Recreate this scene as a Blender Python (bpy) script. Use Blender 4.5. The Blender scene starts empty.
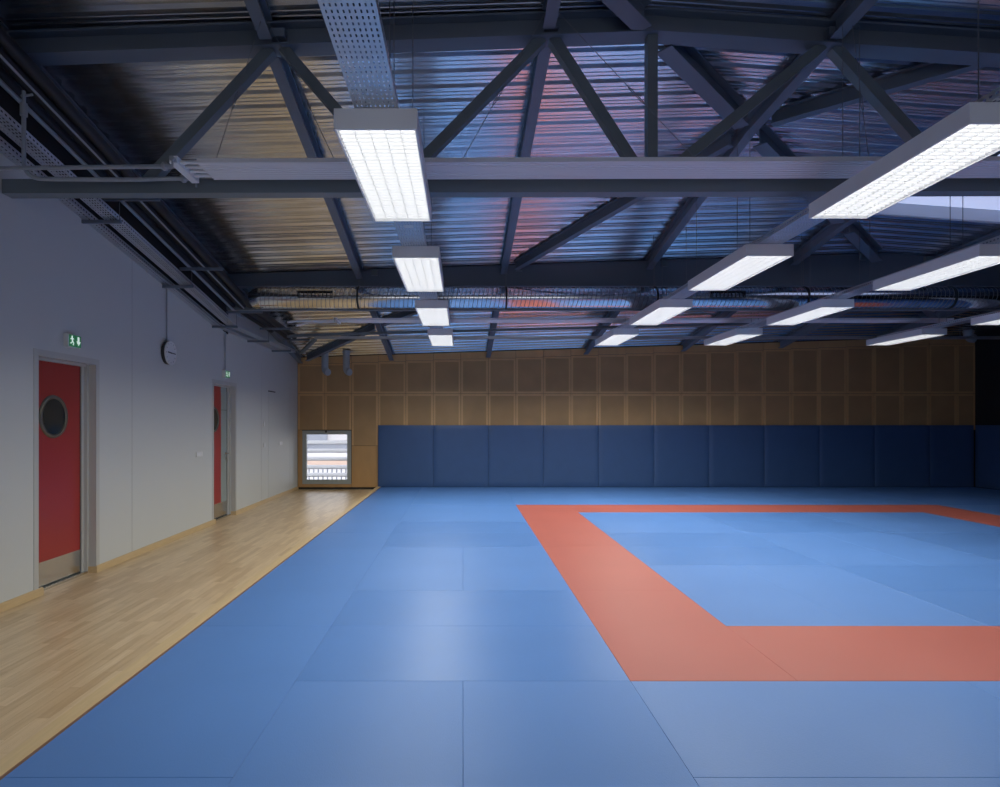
import bpy, math, random
from mathutils import Vector, Matrix
random.seed(7)
sc = bpy.context.scene
COL = sc.collection
H = 1.595                      # camera height above the wooden floor

# ------------------------------------------------------------------ materials
def newmat(name):
    m = bpy.data.materials.new(name); m.use_nodes = True
    return m, m.node_tree.nodes, m.node_tree.links, m.node_tree.nodes['Principled BSDF']

def mat(name, col, rough=0.5, metal=0.0, spec=0.5, bump=0.0, bscale=200.0, vary=0.0, vscale=3.0, stretch=None, emit=None, estr=0.0):
    m, N, L, b = newmat(name)
    b.inputs['Base Color'].default_value = (*col, 1)
    b.inputs['Roughness'].default_value = rough
    b.inputs['Metallic'].default_value = metal
    b.inputs['Specular IOR Level'].default_value = spec
    tc = N.new('ShaderNodeTexCoord')
    src = tc.outputs['Object']
    if stretch:
        mp = N.new('ShaderNodeMapping'); mp.inputs['Scale'].default_value = stretch
        L.new(src, mp.inputs['Vector']); src = mp.outputs['Vector']
    if vary:
        n = N.new('ShaderNodeTexNoise'); n.inputs['Scale'].default_value = vscale; n.inputs['Detail'].default_value = 4
        L.new(src, n.inputs['Vector'])
        mx = N.new('ShaderNodeMixRGB')
        mx.inputs['Color1'].default_value = (*[c*(1-vary) for c in col], 1)
        mx.inputs['Color2'].default_value = (*[min(1, c*(1+vary)) for c in col], 1)
        L.new(n.outputs['Fac'], mx.inputs['Fac']); L.new(mx.outputs['Color'], b.inputs['Base Color'])
    if bump:
        n2 = N.new('ShaderNodeTexNoise'); n2.inputs['Scale'].default_value = bscale; n2.inputs['Detail'].default_value = 3
        L.new(src, n2.inputs['Vector'])
        bp = N.new('ShaderNodeBump'); bp.inputs['Strength'].default_value = bump; bp.inputs['Distance'].default_value = 0.01
        L.new(n2.outputs['Fac'], bp.inputs['Height']); L.new(bp.outputs['Normal'], b.inputs['Normal'])
    if emit:
        b.inputs['Emission Color'].default_value = (*emit, 1); b.inputs['Emission Strength'].default_value = estr
    return m

def wood_floor_mat():
    m, N, L, b = newmat('maple_strip_floor')
    tc = N.new('ShaderNodeTexCoord'); mp = N.new('ShaderNodeMapping')
    mp.inputs['Rotation'].default_value = (0, 0, math.pi/2)
    L.new(tc.outputs['Object'], mp.inputs['Vector'])
    br = N.new('ShaderNodeTexBrick')
    br.inputs['Color1'].default_value = (0.64, 0.48, 0.295, 1); br.inputs['Color2'].default_value = (0.47, 0.32, 0.17, 1)
    br.inputs['Mortar'].default_value = (0.33, 0.21, 0.10, 1)
    br.inputs['Scale'].default_value = 1.0; br.inputs['Mortar Size'].default_value = 0.0006
    br.inputs['Brick Width'].default_value = 0.62; br.inputs['Row Height'].default_value = 0.068; br.inputs['Bias'].default_value = -0.25
    br.offset = 0.37; br.squash = 0.8; br.squash_frequency = 3
    L.new(mp.outputs['Vector'], br.inputs['Vector'])
    n = N.new('ShaderNodeTexNoise'); n.inputs['Scale'].default_value = 3; n.inputs['Detail'].default_value = 5
    mp2 = N.new('ShaderNodeMapping'); mp2.inputs['Scale'].default_value = (14, 1.0, 1)
    L.new(tc.outputs['Object'], mp2.inputs['Vector']); L.new(mp2.outputs['Vector'], n.inputs['Vector'])
    mx = N.new('ShaderNodeMixRGB'); mx.blend_type = 'MULTIPLY'; mx.inputs['Fac'].default_value = 0.35
    cr = N.new('ShaderNodeValToRGB'); cr.color_ramp.elements[0].color = (0.7, 0.62, 0.52, 1); cr.color_ramp.elements[1].color = (1.1, 1.1, 1.1, 1)
    cr.color_ramp.elements[0].position = 0.35; cr.color_ramp.elements[1].position = 0.65
    L.new(n.outputs['Fac'], cr.inputs['Fac'])
    L.new(br.outputs['Color'], mx.inputs['Color1']); L.new(cr.outputs['Color'], mx.inputs['Color2'])
    L.new(mx.outputs['Color'], b.inputs['Base Color'])
    b.inputs['Roughness'].default_value = 0.34; b.inputs['Specular IOR Level'].default_value = 0.5
    return m

def mat_cover(name, col, rough, along):
    """vinyl judo-mat cover: fine rice-straw weave, ribs running along X or Y"""
    m, N, L, b = newmat(name)
    tc = N.new('ShaderNodeTexCoord')
    n = N.new('ShaderNodeTexNoise'); n.inputs['Scale'].default_value = 1.3; n.inputs['Detail'].default_value = 5
    L.new(tc.outputs['Object'], n.inputs['Vector'])
    mx = N.new('ShaderNodeMixRGB')
    mx.inputs['Color1'].default_value = (*[c*0.93 for c in col], 1); mx.inputs['Color2'].default_value = (*[c*1.07 for c in col], 1)
    L.new(n.outputs['Fac'], mx.inputs['Fac']); L.new(mx.outputs['Color'], b.inputs['Base Color'])
    w = N.new('ShaderNodeTexNoise'); w.inputs['Scale'].default_value = 1.0; w.inputs['Detail'].default_value = 2
    mp = N.new('ShaderNodeMapping'); mp.inputs['Scale'].default_value = (60, 240, 1) if along == 'X' else (240, 60, 1)
    L.new(tc.outputs['Object'], mp.inputs['Vector']); L.new(mp.outputs['Vector'], w.inputs['Vector'])
    bp = N.new('ShaderNodeBump'); bp.inputs['Strength'].default_value = 0.22; bp.inputs['Distance'].default_value = 0.004
    L.new(w.outputs['Fac'], bp.inputs['Height']); L.new(bp.outputs['Normal'], b.inputs['Normal'])
    b.inputs['Roughness'].default_value = rough; b.inputs['Specular IOR Level'].default_value = 0.42
    return m

def perf_board_mat():
    """perforated wood panel: rows of fine dark holes"""
    m, N, L, b = newmat('perforated_wood')
    tc = N.new('ShaderNodeTexCoord')
    v = N.new('ShaderNodeTexVoronoi'); v.inputs['Scale'].default_value = 42; v.inputs['Randomness'].default_value = 0.0
    L.new(tc.outputs['Object'], v.inputs['Vector'])
    cr = N.new('ShaderNodeValToRGB')
    cr.color_ramp.elements[0].position = 0.17; cr.color_ramp.elements[0].color = (0.03, 0.02, 0.012, 1)
    cr.color_ramp.elements[1].position = 0.24; cr.color_ramp.elements[1].color = (0.50, 0.305, 0.138, 1)
    L.new(v.outputs['Distance'], cr.inputs['Fac'])
    n = N.new('ShaderNodeTexNoise'); n.inputs['Scale'].default_value = 1.6; n.inputs['Detail'].default_value = 3
    L.new(tc.outputs['Object'], n.inputs['Vector'])
    mx = N.new('ShaderNodeMixRGB'); mx.blend_type = 'MULTIPLY'; mx.inputs['Fac'].default_value = 0.4
    L.new(cr.outputs['Color'], mx.inputs['Color1']); L.new(n.outputs['Fac'], mx.inputs['Color2'])
    L.new(mx.outputs['Color'], b.inputs['Base Color'])
    b.inputs['Roughness'].default_value = 0.5; b.inputs['Specular IOR Level'].default_value = 0.3
    return m

def pane_mat():
    m = bpy.data.materials.new('clear_glass'); m.use_nodes = True
    N, L = m.node_tree.nodes, m.node_tree.links
    N.remove(N['Principled BSDF'])
    t = N.new('ShaderNodeBsdfTransparent'); g = N.new('ShaderNodeBsdfGlossy'); g.inputs['Roughness'].default_value = 0.03
    f = N.new('ShaderNodeFresnel'); f.inputs['IOR'].default_value = 1.45
    mx = N.new('ShaderNodeMixShader')
    L.new(f.outputs[0], mx.inputs[0]); L.new(t.outputs[0], mx.inputs[1]); L.new(g.outputs[0], mx.inputs[2])
    L.new(mx.outputs[0], N['Material Output'].inputs['Surface'])
    return m

M = {}
M['wood'] = wood_floor_mat()
M['subfloor'] = mat('blue_vinyl_underlay', (0.07, 0.17, 0.50), 0.6)
BLUE = (0.087, 0.209, 0.505); RED = (0.42, 0.108, 0.08)
M['blue_x'] = mat_cover('blue_mat_cover_crosswise', BLUE, 0.38, 'X')
M['blue_y'] = mat_cover('blue_mat_cover_lengthwise', BLUE, 0.46, 'Y')
M['red_x'] = mat_cover('red_mat_cover_crosswise', RED, 0.40, 'X')
M['red_y'] = mat_cover('red_mat_cover_lengthwise', RED, 0.46, 'Y')
M['pale_wood'] = mat('pale_wood_trim', (0.60, 0.44, 0.24), 0.4, vary=0.15, vscale=6, stretch=(8, 1, 8))
M['red_wood'] = mat('reddish_wood_edge', (0.28, 0.15, 0.08), 0.5)
M['wall'] = mat('white_wall_paint', (0.585, 0.60, 0.59), 0.55, bump=0.03, bscale=90, vary=0.02, vscale=1.2)
M['seam'] = mat('wall_joint', (0.36, 0.36, 0.36), 0.6)
M['black'] = mat('matt_black', (0.010, 0.010, 0.013), 0.8)
M['black_pipe'] = mat('black_pipe_insulation', (0.012, 0.012, 0.016), 0.55, bump=0.1, bscale=60)
M['margin'] = mat('wood_panel_margin', (0.58, 0.345, 0.148), 0.45, vary=0.12, vscale=5, stretch=(1, 1, 0.3))
M['board'] = mat('plain_wood_panel', (0.46, 0.26, 0.10), 0.45, vary=0.15, vscale=6, stretch=(1, 1, 0.3))
M['perf'] = perf_board_mat()
M['darkgap'] = mat('dark_joint', (0.02, 0.016, 0.012), 0.8)
M['pad'] = mat('navy_pad_vinyl', (0.036, 0.085, 0.205), 0.5, bump=0.25, bscale=9, vary=0.08, vscale=4)
M['steel'] = mat('blue_grey_steel_paint', (0.145, 0.175, 0.22), 0.42, spec=0.45, vary=0.05, vscale=2)
M['steel2'] = mat('blue_grey_tube_paint', (0.155, 0.185, 0.20), 0.4, spec=0.45, vary=0.05, vscale=2)
def deck_mat():
    m, N, L, b = newmat('galvanised_deck')
    b.inputs['Metallic'].default_value = 1.0
    tc = N.new('ShaderNodeTexCoord')
    mp = N.new('ShaderNodeMapping'); mp.inputs['Scale'].default_value = (0.35, 6, 6)
    L.new(tc.outputs['Object'], mp.inputs['Vector'])
    n = N.new('ShaderNodeTexNoise'); n.inputs['Scale'].default_value = 4; n.inputs['Detail'].default_value = 4
    L.new(mp.outputs['Vector'], n.inputs['Vector'])
    cr = N.new('ShaderNodeValToRGB')
    cr.color_ramp.elements[0].color = (0.62, 0.63, 0.65, 1); cr.color_ramp.elements[1].color = (0.84, 0.85, 0.86, 1)
    cr.color_ramp.elements[0].position = 0.3; cr.color_ramp.elements[1].position = 0.7
    L.new(n.outputs['Fac'], cr.inputs['Fac']); L.new(cr.outputs['Color'], b.inputs['Base Color'])
    b.inputs['Roughness'].default_value = 0.26
    return m
M['deck'] = deck_mat()
M['galv'] = mat('galvanised_tray', (0.55, 0.57, 0.60), 0.38, metal=0.85, vary=0.08, vscale=12)
M['duct'] = mat('spiral_duct_zinc', (0.66, 0.67, 0.69), 0.16, metal=1.0, vary=0.08, vscale=20)
M['duct_seam'] = mat('duct_seam_shaded_zinc', (0.30, 0.31, 0.33), 0.35, metal=1.0)  # darker than the duct: shading of the raised seams put into the colour
M['white_enamel'] = mat('white_enamel', (0.78, 0.78, 0.78), 0.35)
M['panel_white'] = mat('radiant_panel_enamel', (0.80, 0.78, 0.78), 0.4)
M['grey_pipe'] = mat('grey_pipe_paint', (0.34, 0.36, 0.38), 0.4)
M['wire'] = mat('steel_wire', (0.22, 0.23, 0.25), 0.4, metal=0.8)
M['louver'] = mat('white_louvre_blade', (0.80, 0.80, 0.80), 0.35)
M['lamp'] = mat('fluorescent_diffuser', (0.9, 0.9, 0.9), 0.5, emit=(0.99, 1.0, 0.97), estr=2.7)
M['door_red'] = mat('red_door_laminate', (0.36, 0.032, 0.028), 0.32, vary=0.05, vscale=2)
M['frame'] = mat('pale_grey_door_frame', (0.50, 0.50, 0.485), 0.45)
M['inox'] = mat('brushed_stainless', (0.62, 0.61, 0.58), 0.25, metal=1.0)
M['bronze'] = mat('porthole_ring_metal', (0.16, 0.145, 0.115), 0.35, metal=0.7)
M['dark_glass'] = mat('dark_porthole_glass', (0.02, 0.03, 0.035), 0.08)
M['grey_glass'] = mat('grey_door_strip', (0.30, 0.34, 0.33), 0.2)
M['gasket'] = mat('black_gasket', (0.015, 0.02, 0.02), 0.5)
M['clock_face'] = mat('clock_dial', (0.72, 0.73, 0.74), 0.3)
M['plastic'] = mat('white_plastic', (0.66, 0.66, 0.65), 0.4)
M['dark'] = mat('dark_plastic', (0.02, 0.02, 0.022), 0.5)
M['sign_green'] = mat('exit_sign_green', (0.02, 0.16, 0.07), 0.4, emit=(0.03, 0.22, 0.09), estr=0.35)
M['sign_white'] = mat('exit_sign_white', (0.8, 0.85, 0.8), 0.4, emit=(0.8, 1.0, 0.88), estr=0.55)
M['win_frame'] = mat('grey_window_frame', (0.33, 0.35, 0.32), 0.45)
M['pane'] = pane_mat()
M['slat'] = mat('exterior_white_slat', (0.88, 0.88, 0.90), 0.5)
M['skylight'] = mat('skylight_opal_pane', (0.8, 0.82, 0.85), 0.4, emit=(0.62, 0.70, 1.0), estr=0.62)
M['curb'] = mat('skylight_upstand', (0.62, 0.66, 0.74), 0.5)
M['ext_ground'] = mat('exterior_paving', (0.62, 0.60, 0.59), 0.8)
M['ext_wall'] = mat('exterior_render', (0.62, 0.60, 0.60), 0.8)
M['ext_peach'] = mat('exterior_peach', (0.70, 0.52, 0.42), 0.8)
M['ext_grey'] = mat('exterior_slate_band', (0.30, 0.32, 0.37), 0.6)
M['ext_white'] = mat('exterior_white', (0.85, 0.86, 0.92), 0.7)

# ------------------------------------------------------------------ mesh builder
class MB:
    def __init__(s): s.v = []; s.f = []; s.m = []; s.mats = []; s.sm = []
    def mi(s, key):
        if key not in s.mats: s.mats.append(key)
        return s.mats.index(key)
    def add(s, vs, fs, key, smooth=False):
        o = len(s.v); s.v += [tuple(p) for p in vs]; i = s.mi(key)
        for f in fs: s.f.append(tuple(o+k for k in f)); s.m.append(i); s.sm.append(smooth)
    def hexa(s, p, key):      # p: 8 points, bottom 0-3 then top 4-7
        s.add(p, [(3,2,1,0),(4,5,6,7),(0,1,5,4),(1,2,6,5),(2,3,7,6),(3,0,4,7)], key)
    def box(s, x0, x1, y0, y1, z0, z1, key):
        s.hexa([(x0,y0,z0),(x1,y0,z0),(x1,y1,z0),(x0,y1,z0),(x0,y0,z1),(x1,y0,z1),(x1,y1,z1),(x0,y1,z1)], key)
    def bbox(s, x0, x1, y0, y1, z0, z1, key, b=0.006, sides=True):
        """box with a chamfered top edge"""
        vs = [(x0,y0,z0),(x1,y0,z0),(x1,y1,z0),(x0,y1,z0),(x0,y0,z1-b),(x1,y0,z1-b),(x1,y1,z1-b),(x0,y1,z1-b),
              (x0+b,y0+b,z1),(x1-b,y0+b,z1),(x1-b,y1-b,z1),(x0+b,y1-b,z1)]
        fs = [(3,2,1,0),(8,9,10,11)]
        for a in range(4):
            c = (a+1) % 4
            fs += [(a,c,4+c,4+a),(4+a,4+c,8+c,8+a)]
        s.add(vs, fs, key)
    def sweep(s, pts, prof, key, closed=True, cap=True, smooth=False):
        """sweep a (u,v) profile: u horizontal across the path, v straight up"""
        pts = [Vector(p) for p in pts]; n = len(prof); vs = []
        for i, p in enumerate(pts):
            d = (pts[min(i+1, len(pts)-1)] - pts[max(i-1, 0)]); d.z = 0; d.normalize()
            sd = Vector((d.y, -d.x, 0))
            for u, v in prof: vs.append(p + sd*u + Vector((0,0,v)))
        fs = []
        for i in range(len(pts)-1):
            for k in range(n if closed else n-1):
                a = i*n+k; b = i*n+(k+1) % n
                fs.append((a, b, b+n, a+n))
        if cap and closed: fs += [tuple(range(n-1, -1, -1)), tuple((len(pts)-1)*n+k for k in range(n))]
        s.add(vs, fs, key, smooth)
    def bar(s, p0, p1, w, h, key, up=Vector((0,0,1))):
        """straight rectangular bar, w across, h in the plane of 'up'"""
        p0, p1 = Vector(p0), Vector(p1); d = (p1-p0).normalized()
        sd = d.cross(up)
        if sd.length < 1e-4: sd = Vector((1,0,0))
        sd.normalize(); u2 = sd.cross(d).normalized()
        ps = []
        for p in (p0, p1):
            for a, b in ((-1,-1),(1,-1),(1,1),(-1,1)): ps.append(p + sd*(a*w/2) + u2*(b*h/2))
        s.add(ps, [(3,2,1,0),(4,5,6,7),(0,1,5,4),(1,2,6,5),(2,3,7,6),(3,0,4,7)], key)
    def tube(s, pts, r, key, n=10, cap=True, radii=None):
        pts = [Vector(p) for p in pts]; vs = []
        up = Vector((0,0,1)); prev = None
        for i, p in enumerate(pts):
            d = (pts[min(i+1, len(pts)-1)] - pts[max(i-1, 0)]).normalized()
            if prev is None:
                a = d.cross(up)
                if a.length < 1e-3: a = d.cross(Vector((0,1,0)))
            else:
                a = prev - d*prev.dot(d)
            a.normalize(); prev = a; b = d.cross(a)
            rr = radii[i] if radii else r
            for k in range(n):
                t = 2*math.pi*k/n
                vs.append(p + a*(rr*math.cos(t)) + b*(rr*math.sin(t)))
        fs = []
        for i in range(len(pts)-1):
            for k in range(n): fs.append((i*n+k, i*n+(k+1) % n, (i+1)*n+(k+1) % n, (i+1)*n+k))
        s.add(vs, fs, key, True)
        if cap: s.add(vs[:n]+vs[-n:], [tuple(range(n-1,-1,-1)), tuple(range(n, 2*n))], key)
    def build(s, name, parent=None):
        me = bpy.data.meshes.new(name); me.from_pydata(s.v, [], s.f)
        for k in s.mats: me.materials.append(M[k])
        me.polygons.foreach_set('material_index', s.m); me.polygons.foreach_set('use_smooth', s.sm)
        me.update()
        import bmesh
        bm = bmesh.new(); bm.from_mesh(me); bmesh.ops.recalc_face_normals(bm, faces=bm.faces); bm.to_mesh(me); bm.free()
        o = bpy.data.objects.new(name, me); COL.objects.link(o)
        if parent is not None:
            o.parent = parent; o.location = -Vector(parent.location)
        return o

def tag(o, label, cat, group=None):
    o['label'] = label; o['category'] = cat
    if group: o['group'] = group
    return o
def thing(name, label, cat, loc=(0,0,0), group=None):
    o = bpy.data.objects.new(name, None); COL.objects.link(o); o.location = loc; o.empty_display_size = 0.1
    return tag(o, label, cat, group)
def struct(o): o['kind'] = 'structure'; return o
ORD = ['first','second','third','fourth','fifth','sixth','seventh','eighth','ninth','tenth','eleventh','twelfth','thirteenth']

# ------------------------------------------------------------------ geometry of the room
def xhip(y): return 5.46 + (y-8.777)/0.93
def zdeck(x, y):
    xh = xhip(y)
    f1 = lambda a: H + 4.29 + 0.0318*a - 0.168*y
    return f1(x) if x <= xh else f1(xh) - 0.072*(x-xh)
YB = 15.0; XR = 12.5; YF = -2.6
def xw(y): return -3.872 - 0.0112*y          # left wall face
def lw(y, off, z): return (xw(y)+off, y, z)   # a point on the left wall, off = out into the room
def lbox(mb, y0, y1, o0, o1, z0, z1, key):
    mb.hexa([lw(y0,o0,z0), lw(y0,o1,z0), lw(y1,o1,z0), lw(y1,o0,z0), lw(y0,o0,z1), lw(y0,o1,z1), lw(y1,o1,z1), lw(y1,o0,z1)], key)

# floor
mb = MB()
mb.box(-4.35, -2.06, YF-.2, YB+.2, -0.12, 0, 'wood')
mb.box(-2.06, XR+.2, YF-.2, YB+.2, -0.12, 0, 'subfloor')
struct(mb.build('floor'))
mb = MB()
mb.box(-2.10, -2.0, YF, 14.99, 0, 0.072, 'pale_wood')
mb.box(-2.0, -1.994, YF, 14.9, 0, 0.0715, 'red_wood')
struct(mb.build('trim_1'))

# left wall with two door openings
D1 = (5.625, 6.66, 2.29); D2 = (9.74, 10.83, 2.31)
mb = MB()
def wseg(y0, y1, z0):
    n = 3; 
    for i in range(n):
        a = y0+(y1-y0)*i/n; b = y0+(y1-y0)*(i+1)/n
        za, zb = zdeck(xw(a)-.1, a)+.03, zdeck(xw(b)-.1, b)+.03
        mb.hexa([lw(a,-.25,z0), lw(a,0,z0), lw(b,0,z0), lw(b,-.25,z0), lw(a,-.25,za), lw(a,0,za), lw(b,0,zb), lw(b,-.25,zb)], 'wall')
wseg(YF-.2, D1[0], 0); wseg(D1[0], D1[1], D1[2]); wseg(D1[1], D2[0], 0); wseg(D2[0], D2[1], D2[2]); wseg(D2[1], YB+.2, 0)
for ys in (2.5, 4.93, 7.335, 12.2, 14.3):            # panel joints
    lbox(mb, ys-.003, ys+.003, -.001, .0012, 0.07, zdeck(-4, ys)-.9, 'seam')
struct(mb.build('wall_left'))
# black band over the wall top under the eaves
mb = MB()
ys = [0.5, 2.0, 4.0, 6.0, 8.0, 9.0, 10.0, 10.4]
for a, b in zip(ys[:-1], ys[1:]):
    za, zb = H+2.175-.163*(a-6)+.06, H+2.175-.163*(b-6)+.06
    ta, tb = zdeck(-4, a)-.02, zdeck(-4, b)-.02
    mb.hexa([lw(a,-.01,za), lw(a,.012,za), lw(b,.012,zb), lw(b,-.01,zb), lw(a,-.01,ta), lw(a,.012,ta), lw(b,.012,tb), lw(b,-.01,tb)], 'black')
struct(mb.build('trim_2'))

# baseboards on the left wall
mb = MB()
for a, b in ((YF, D1[0]+.11), (D1[1]-.06, D2[0]+.11), (D2[1]-.06, YB)):
    lbox(mb, a, b, 0, .020, 0, .064, 'pale_wood'); lbox(mb, a, b, 0, .014, .064, .072, 'pale_wood')
for d in (D1, D2): lbox(mb, d[1]-.075, d[1]-.06, -.09, .020, 0, .066, 'pale_wood')
struct(mb.build('baseboard_left'))

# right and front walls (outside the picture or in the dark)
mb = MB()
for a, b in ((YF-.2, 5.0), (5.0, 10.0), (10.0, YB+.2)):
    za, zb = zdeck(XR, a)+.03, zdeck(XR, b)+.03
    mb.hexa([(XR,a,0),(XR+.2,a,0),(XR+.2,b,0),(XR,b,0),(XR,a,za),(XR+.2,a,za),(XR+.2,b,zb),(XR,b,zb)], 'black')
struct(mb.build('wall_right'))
mb = MB()
FW = (-3.0, 4.0, .9, 3.0)      # assumed glazed opening, unseen behind the camera, added for frontal light
def fseg(a, b, z0, z1=None):
    za, zb = (z1, z1) if z1 else (zdeck(a, YF)+.03, zdeck(b, YF)+.03)
    mb.hexa([(a,YF-.2,z0),(b,YF-.2,z0),(b,YF,z0),(a,YF,z0),(a,YF-.2,za),(b,YF-.2,zb),(b,YF,zb),(a,YF,za)], 'wall')
fseg(-4.2, FW[0], 0); fseg(FW[0], FW[1], 0, FW[2]); fseg(FW[0], 0, FW[3]); fseg(0, FW[1], FW[3]); fseg(FW[1], XR+.1, 0)
struct(mb.build('wall_front'))
w3 = bpy.data.objects.new('window_3_added', None); COL.objects.link(w3); struct(w3); w3.location = (1.5, YF, 1.0)
mb = MB(); mb.box(-3.0, 4.0, YF-.11, YF-.10, .9, 3.0, 'pane'); mb.build('pane', w3)
mb = MB()
for x in (-3.05, -.7, 1.65, 4.0): mb.box(x, x+.06, YF, YF+.05, .85, 3.05, 'win_frame')
mb.box(-3.05, 4.06, YF, YF+.05, 3.0, 3.06, 'win_frame'); mb.box(-3.05, 4.06, YF, YF+.05, .84, .9, 'win_frame')
mb.build('frame', w3)

# back wall: carcass round the window, clad in wood panels
WX0, WX1, WZ0, WZ1 = -3.915, -2.73, 0.13, 1.435
mb = MB()
xl = xw(YB)-.2
def bseg(x0, x1, z0, z1=None):
    za, zb = (z1, z1) if z1 else (zdeck(x0, YB)+.03, zdeck(x1, YB)+.03)
    mb.hexa([(x0,YB,z0),(x1,YB,z0),(x1,YB+.25,z0),(x0,YB+.25,z0),(x0,YB,za),(x1,YB,zb),(x1,YB+.25,zb),(x0,YB+.25,za)], 'darkgap')
bseg(xl, WX0, 0); bseg(WX0, WX1, 0, WZ0); bseg(WX0, WX1, WZ1); bseg(WX1, 5.0, 0); bseg(5.0, xhip(YB), 0); bseg(xhip(YB), XR+.2, 0)
PY = YB-.02                                            # face of the panels
def panel(x0, x1, z0, z1a, z1b, field=True, bottom=True, key='margin'):
    g = .004; x0 += g; x1 -= g; z0 += g; z1a -= g; z1b -= g
    if not field:
        mb.hexa([(x0,PY,z0),(x1,PY,z0),(x1,YB+.0,z0),(x0,YB+.0,z0),(x0,PY,z1a),(x1,PY,z1b),(x1,YB,z1b),(x0,YB,z1a)], key); return
    m = .05; fb = z0 + (m if bottom else 0)
    ft = min(z1a, z1b)-m
    mb.hexa([(x0,PY,z0),(x0+m,PY,z0),(x0+m,YB,z0),(x0,YB,z0),(x0,PY,z1a),(x0+m,PY,z1a),(x0+m,YB,z1a),(x0,YB,z1a)], 'margin')
    mb.hexa([(x1-m,PY,z0),(x1,PY,z0),(x1,YB,z0),(x1-m,YB,z0),(x1-m,PY,z1b),(x1,PY,z1b),(x1,YB,z1b),(x1-m,YB,z1b)], 'margin')
    if bottom: mb.box(x0+m, x1-m, PY, YB, z0, fb, 'margin')
    mb.hexa([(x0+m,PY,ft),(x1-m,PY,ft),(x1-m,YB,ft),(x0+m,YB,ft),(x0+m,PY,z1a),(x1-m,PY,z1b),(x1-m,YB,z1b),(x0+m,YB,z1a)], 'margin')
    mb.box(x0+m, x1-m, PY+.002, YB, fb, ft, 'perf')
P = .672
xs = [-4.035, -3.375, -2.72, -2.07] + [-2.07+P*k for k in range(1, 22)] + [XR]
for i, (a, b) in enumerate(zip(xs[:-1], xs[1:])):
    if b-a < .2: continue
    ta, tb = zdeck(a, YB)-.02, zdeck(b, YB)-.02
    cut = min(ta, tb)-.16
    panel(a, b, cut, ta, tb, False)
    panel(a, b, 2.335, cut, cut)
    if i < 2: panel(a, b, 1.45, 2.335, 2.335, True, False)
    elif i == 2:
        panel(a, b, 1.066, 2.335, 2.335, True, False)
        panel(a, b, .05, 1.066, 1.066, False, key='board')
    else: panel(a, b, 1.45, 2.335, 2.335, True, False)
panel(-4.035, -3.93, .05, 1.45, 1.45, False, key='board')
for a, b in ((-3.93, -3.375), (-3.375, -2.72)): panel(a, b, .05, .15, .15, False, key='board')
struct(mb.build('wall_back'))

# ceiling: trapezoidal steel deck folded along the hip, with an opening for the roof window
SK = (5.6, 7.72, 6.86, 8.66)
prof = [(0, 0), (.030, 0), (.035, .006), (.045, .006), (.050, 0), (.075, 0), (.097, .025), (.120, .025), (.125, .019), (.141, .019), (.146, .025), (.170, .025), (.192, 0)]
rows = []; k = int(YF/.2)-1
while k*.2 < YB+.2:
    for u, v in prof: rows.append((k*.2+u, v))
    k += 1
mb = MB()
XL = -4.22; XE = XR+.15
def strip(xa, xb):
    """faces between successive rows for a band limited by functions of y"""
    vs, fs = [], []
    for y, v in rows:
        a, b = xa(y), xb(y)
        vs += [(a, y, zdeck(a, y)+v), (b, y, zdeck(b, y)+v)]
    return vs, [(2*i, 2*i+1, 2*i+3, 2*i+2) for i in range(len(rows)-1)]
hp = lambda y: max(XL+.01, min(XE-.01, xhip(y)))
vs, fs = strip(lambda y: XL, hp); mb.add(vs, fs, 'deck')
vs, fs = strip(hp, lambda y: max(hp(y), SK[0])); fs2 = fs; mb.add(vs, fs2, 'deck')
vs, fs = strip(lambda y: max(hp(y), SK[0]), lambda y: max(hp(y), SK[1]))
fs = [f for i, f in enumerate(fs) if not (SK[2] <= (rows[i][0]+rows[i+1][0])/2 <= SK[3])]; mb.add(vs, fs, 'deck')
vs, fs = strip(lambda y: max(hp(y), SK[1]), lambda y: XE); mb.add(vs, fs, 'deck')
# drop degenerate faces
keep = [(f, m_, s_) for f, m_, s_ in zip(mb.f, mb.m, mb.sm) if (Vector(mb.v[f[0]])-Vector(mb.v[f[1]])).length > 1e-6 or (Vector(mb.v[f[2]])-Vector(mb.v[f[3]])).length > 1e-6]
mb.f, mb.m, mb.sm = [list(t) for t in zip(*keep)]
struct(mb.build('ceiling'))

# roof window
win2 = bpy.data.objects.new('window_2', None); COL.objects.link(win2); struct(win2)
x0, x1, y0, y1 = SK
win2.location = ((x0+x1)/2, (y0+y1)/2, zdeck((x0+x1)/2, (y0+y1)/2))
mb = MB()
def zr(x, y, a): return zdeck(x, y)+a
for (ax, ay, bx, by, dx, dy) in ((x0,y1,x1,y1,0,.03),(x0,y0,x1,y0,0,-.03),(x0,y0,x0,y1,-.03,0),(x1,y0,x1,y1,.03,0)):
    mb.hexa([(ax,ay,zr(ax,ay,-.01)),(bx,by,zr(bx,by,-.01)),(bx+dx,by+dy,zr(bx,by,-.01)),(ax+dx,ay+dy,zr(ax,ay,-.01)),
             (ax,ay,zr(ax,ay,.20)),(bx,by,zr(bx,by,.20)),(bx+dx,by+dy,zr(bx,by,.20)),(ax+dx,ay+dy,zr(ax,ay,.20))], 'curb')
mb.build('upstand', win2)
mb = MB()
mb.hexa([(x0-.02,y0-.02,zr(x0,y0,.17)),(x1+.02,y0-.02,zr(x1,y0,.17)),(x1+.02,y1+.02,zr(x1,y1,.17)),(x0-.02,y1+.02,zr(x0,y1,.17)),
         (x0-.02,y0-.02,zr(x0,y0,.19)),(x1+.02,y0-.02,zr(x1,y0,.19)),(x1+.02,y1+.02,zr(x1,y1,.19)),(x0-.02,y1+.02,zr(x0,y1,.19))], 'skylight')
mb.build('pane', win2)
mb = MB()
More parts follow.
